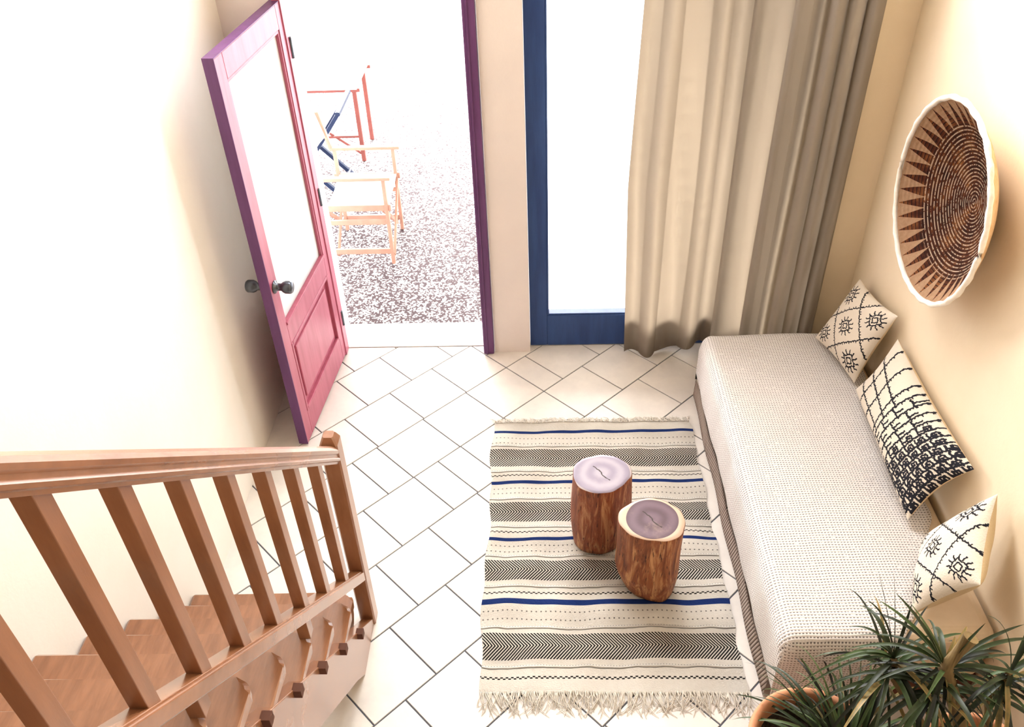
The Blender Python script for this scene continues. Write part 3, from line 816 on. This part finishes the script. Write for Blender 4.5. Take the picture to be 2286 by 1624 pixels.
def stump(cx, cy, h, rx_, ry_, label, mats, ph, foot):
    t = thing('stump_stool', (cx, cy, .0165), label, 'stool', 'tree stump stools on the rug')
    def rad(a, z):
        q = z/h
        k = 1 + .045*math.sin(2*a+ph) + .03*math.sin(3*a+ph*2) + .018*math.sin(5*a+ph*3) + .008*math.sin(11*a+q*3)
        k *= 1 + .03*math.sin(q*4+ph) - foot(a)*max(0, 1-q/.35)**1.3*.30
        return k
    def P(a, z, sc_=1): k = rad(a, z)*sc_; return Vector((cx+rx_*k*math.cos(a), cy+ry_*k*math.sin(a), .0165+z))
    n = 72
    bm = BM(); zs = list(np.linspace(0, h-.008, 18))
    rows = [[P(2*PI*i/n, 0, .90)]+[P(2*PI*i/n, z) for z in zs]+[P(2*PI*i/n, h-.002, .985)] for i in range(n)]
    V = grid(bm, rows, True); bm.faces.new([V[i][0] for i in range(n)][::-1]); bmesh.ops.recalc_face_normals(bm, faces=bm.faces)
    obj('bark', bm, mats[0], t)
    bm = BM(); rows = [[P(2*PI*i/n, h, s)+Vector((0, 0, 0)) for s in (.02, .3, .6, .85, .96)]+[P(2*PI*i/n, h-.0035, .988)] for i in range(n)]
    V = grid(bm, rows, True); bm.faces.new([V[i][0] for i in range(n)]); bmesh.ops.recalc_face_normals(bm, faces=bm.faces)
    obj('end_grain', bm, mats[1], t, origin=(cx, cy, .0165+h))
    return t
B1 = bark('reddish_stump_side', (.13, .032, .016), (.27, .08, .034), (.56, .29, .14))
B2 = bark('amber_stump_side', (.11, .030, .013), (.29, .095, .036), (.58, .30, .13))
stump(.258, 2.680, .410, .133, .126, 'tree stump stool with pale lilac top and a crack, farther one', (B1, endgrain('pale_lilac_end_grain', (.25, .215, .28), (.36, .32, .38), (.46, .40, .40), .93, 1)), .4, lambda a: .25)
stump(.450, 2.395, .425, .135, .125, 'tree stump stool with dark purple heartwood and pale ring, nearer one', (B2, endgrain('dark_purple_end_grain', (.085, .045, .06), (.14, .085, .11), (.55, .40, .30), .80, 2)), 2.1, lambda a: .5+.8*max(0, math.cos(a-3.6)))

# ------------------------------------------------------------------ potted plants
TERRA = noisy('terracotta', (.48, .20, .10), (.66, .33, .18), 7, .7, .2, .002, 60)
SOIL = noisy('dark_soil', (.018, .012, .008), (.05, .035, .025), 60, 1, .8, .01)
GREEN = Mat('strap_leaf', rough=.46)
gx = GREEN.attr('tone'); ln_ = GREEN.noise(30, 3, .6)
GREEN.col(GREEN.ramp(gx + (ln_-.5)*.25, [(.10, (.007, .009, .004)), (.38, (.022, .036, .010)), (.60, (.055, .095, .030)), (.72, (.10, .09, .03)), (.86, (.28, .18, .06))]))
def leafstrip(V_, F_, T_, base, direction, length, width, droop, tone, twist=0, nseg=14):
    d = Vector(direction).normalized(); p = Vector(base); base_i = len(V_)
    sidev = d.cross(Vector((0, 0, 1)))
    if sidev.length < .1: sidev = Vector((1, 0, 0))
    sidev.normalize()
    for i in range(nseg+1):
        f = i/nseg
        wdt = width*(.55+.45*min(1, f*4))*(1-f**2.2)**.8+.0006
        sv = Matrix.Rotation(twist*f, 3, d) @ sidev
        nrm = sv.cross(d)
        V_ += [p-sv*wdt*.5+nrm*wdt*.16, p.copy(), p+sv*wdt*.5+nrm*wdt*.16]; T_ += [tone+.08*f, tone-.05, tone+.08*f]
        d = (d + Vector((0, 0, -1))*droop/nseg*(.4+1.5*f)).normalized(); p = p + d*length/nseg
    for i in range(nseg):
        a = base_i+i*3
        F_ += [(a, a+1, a+4, a+3), (a+1, a+2, a+5, a+4)]
def foliage(name, V_, F_, T_, parent):
    for v in V_: v.x = min(v.x, 1.632 - .01*abs(math.sin(v.z*40)))
    me = bpy.data.meshes.new(name); me.from_pydata([tuple(v) for v in V_], [], F_)
    at = me.attributes.new('tone', 'FLOAT', 'POINT'); at.data.foreach_set('value', np.array(T_, dtype=np.float32))
    return link(name, me, GREEN.m, parent, smooth=True)
def pot(t, cx, cy, z0, h, r, soil=True):
    bm = BM(); lathe(bm, [(0.001, z0), (r*.66, z0), (r*.70, z0+.01), (r*.92, z0+h-.06), (r*.93, z0+h-.055), (r, z0+h-.05), (r*1.015, z0+h-.02), (r, z0+h-.003), (r*.96, z0+h), (r*.90, z0+h-.006), (r*.86, z0+h-.05), (r*.84, z0+h-.10), (.001, z0+h-.11)], (cx, cy, 0), 64)
    bmesh.ops.recalc_face_normals(bm, faces=bm.faces); obj('pot', bm, TERRA, t)
    bm = BM(); rows = []
    for i in range(40):
        a = 2*PI*i/40; rows.append([Vector((cx+r*.85*q*math.cos(a), cy+r*.85*q*math.sin(a), z0+h-.075+random.uniform(-.006, .006))) for q in (.02, .3, .6, .85, 1)])
    grid(bm, rows, True); obj('soil', bm, SOIL, t)
def stemtube(pts, r, mat, t, name='stem'):
    bm = BM(); tube(bm, pts, r, 12); bmesh.ops.recalc_face_normals(bm, faces=bm.faces); return obj(name, bm, mat, t)
STEM = noisy('dry_brown_green_stem', (.09, .055, .022), (.22, .15, .06), 14, .7, .4, .003, 60, (1, 1, .3))
# plant in the left pot: low arching grass-like leaves
pc = (.885, 1.445)
t1 = thing('potted_grass_plant', (pc[0], pc[1], 0), 'grassy strap leaved plant spilling from the terracotta pot at the daybed end', 'potted plant', 'potted plants at the daybed end')
pot(t1, pc[0], pc[1], 0, .40, .215)
V_, F_, T_ = [], [], []
R2 = random.Random(5)
for k in range(150):
    a = R2.uniform(0, 2*PI); rr_ = R2.uniform(0, .10)
    b = Vector((pc[0]+.10+rr_*math.cos(a), pc[1]+rr_*math.sin(a)-.01, .33))
    az = a+R2.uniform(-.6, .6); el = R2.uniform(.35, 1.25)
    L_ = R2.uniform(.22, .44)
    leafstrip(V_, F_, T_, b, (math.cos(az)*math.cos(el), math.sin(az)*math.cos(el), math.sin(el)), L_, R2.uniform(.008, .016), R2.uniform(1.2, 2.6), R2.choice([.05, .1, .2, .3, .35, .5, .6, .62, .78]), R2.uniform(-.8, .8))
foliage('foliage', V_, F_, T_, t1)
# plant in the right pot: tall cane cut at the top, rosettes of long leaves
pc2 = (1.27, 1.40)
t2 = thing('potted_dracaena', (pc2[0], pc2[1], 0), 'long leaved cane plant with a cut stem top in the corner beside the wall', 'potted plant', 'potted plants at the daybed end')
pot(t2, pc2[0]+.12, pc2[1]-.03, 0, .42, .19)
V_, F_, T_ = [], [], []
crown = onz(2110, 1490, .80); crown2 = onz(1995, 1470, .72); crown3 = onz(2255, 1500, .75)
stemtube([Vector((pc2[0]+.10, pc2[1]-.05, .33)), (Vector((pc2[0]+.10, pc2[1]-.05, .33))+crown)/2+Vector((.01, .02, 0)), crown, onz(2168, 1424, .93)], [.024, .022, .022, .023], STEM, t2, 'cane')
stemtube([Vector((pc2[0]+.06, pc2[1]-.02, .33)), crown2+Vector((.03, 0, -.12)), crown2], [.013, .012, .010], STEM, t2, 'cane')
stemtube([Vector((pc2[0]+.16, pc2[1]-.02, .33)), crown3+Vector((-.03, 0, -.12)), crown3], [.013, .012, .010], STEM, t2, 'cane')
def to_tip(b, tipx, tipy, tz, width, tone, lift=.5, tw=0):
    """leaf leaving b and ending near the given sight line at height tz"""
    tip = onz(tipx, tipy, tz); n = 14; base_i = len(V_)
    d0 = tip-b; mid = b+d0*.45+Vector((0, 0, d0.length*lift*.85)); width *= .82
    pr = None
    for i in range(n+1):
        f = i/n; p = b*(1-f)**2+mid*2*f*(1-f)+tip*f*f
        d = (mid-b)*(1-f)+(tip-mid)*f; d.normalize()
        sv = d.cross(Vector((0, 0, 1)));
        if sv.length < .1: sv = Vector((1, 0, 0))
        sv.normalize(); sv = Matrix.Rotation(tw*f, 3, d) @ sv; nr = sv.cross(d)
        wdt = width*(.6+.4*min(1, f*4))*(1-f**2.4)**.8+.0006
        V_.extend([p-sv*wdt*.5+nr*wdt*.16, p.copy(), p+sv*wdt*.5+nr*wdt*.16]); T_.extend([tone+.06, tone-.05, tone+.06])
    for i in range(n):
        a = base_i+i*3; F_.extend([(a, a+1, a+4, a+3), (a+1, a+2, a+5, a+4)])
for tx, ty, tz, wd, tn, lf in [(1905, 1420, .74, .019, .3, .55), (1890, 1450, .70, .017, .45, .55), (1960, 1340, .95, .022, .5, .25), (2000, 1325, .98, .020, .35, .2), (2030, 1345, .95, .018, .6, .2),
                               (1930, 1365, .86, .017, .2, .5), (2200, 1392, 1.02, .014, .3, .1), (2286, 1395, .9, .017, .25, .3), (2320, 1430, .8, .018, .35, .4), (2300, 1465, .75, .016, .3, .2),
                               (2330, 1530, .75, .018, .4, .3), (2250, 1580, .6, .018, .2, .5), (1965, 1530, .62, .014, .55, .4), (1890, 1560, .6, .016, .3, .5), (2040, 1590, .62, .020, .3, .3),
                               (2140, 1600, .62, .020, .25, .3), (2020, 1560, .65, .018, .2, .4), (2200, 1620, .6, .02, .2, .4), (2120, 1640, .6, .022, .75, .2), (2100, 1625, .6, .018, .1, .2), (2060, 1640, .6, .02, .15, .2)]:
    to_tip(crown, tx, ty, tz, wd, tn, lf, random.uniform(-.5, .5))
for tx, ty, tz, wd, tn, lf in [(1995, 1275, 1.05, .006, .15, .1), (1962, 1282, 1.04, .004, .15, .1), (1935, 1340, .92, .013, .3, .5), (1895, 1400, .78, .013, .35, .8), (1900, 1460, .62, .012, .3, 1.0), (1880, 1470, .6, .012, .4, .9),
                               (2035, 1350, .95, .013, .25, .3), (1830, 1500, .6, .014, .5, .7), (1780, 1530, .55, .014, .45, .6), (1855, 1475, .66, .013, .6, .6), (2060, 1430, .8, .011, .3, .5), (1940, 1580, .5, .014, .3, .5), (1930, 1500, .6, .012, .15, .8),
                               (2080, 1460, .72, .012, .4, .4), (1760, 1560, .5, .012, .4, .5)]:
    to_tip(crown2, tx, ty, tz, wd, tn, lf, random.uniform(-.5, .5))
for tx, ty, tz, wd, tn, lf in [(2205, 1375, 1.0, .015, .35, .5), (2195, 1470, .7, .014, .3, .6), (2330, 1370, 1.0, .018, .3, .4), (2290, 1560, .6, .016, .3, .4), (2180, 1560, .6, .018, .2, .4), (2230, 1600, .6, .02, .3, .4), (2350, 1450, .8, .02, .4, .3),
                               (2160, 1540, .62, .015, .55, .5), (2210, 1540, .6, .022, .78, .1), (2180, 1590, .55, .02, .78, .1), (2300, 1480, .8, .014, .2, .2)]:
    to_tip(crown3, tx, ty, tz, wd, tn, lf, random.uniform(-.5, .5))
for k in range(120):
    c_ = random.choice([crown, crown2, crown3]); a = random.uniform(0, 2*PI); el = random.uniform(-.3, .9)
    leafstrip(V_, F_, T_, c_+Vector((0, 0, random.uniform(-.16, 0))), (math.cos(a)*math.cos(el), math.sin(a)*math.cos(el)-.2, math.sin(el)), random.uniform(.2, .36), random.uniform(.010, .019), random.uniform(1.2, 2.4), random.choice([.05, .15, .25, .3, .4, .5, .8]), random.uniform(-.8, .8))
foliage('foliage', V_, F_, T_, t2)
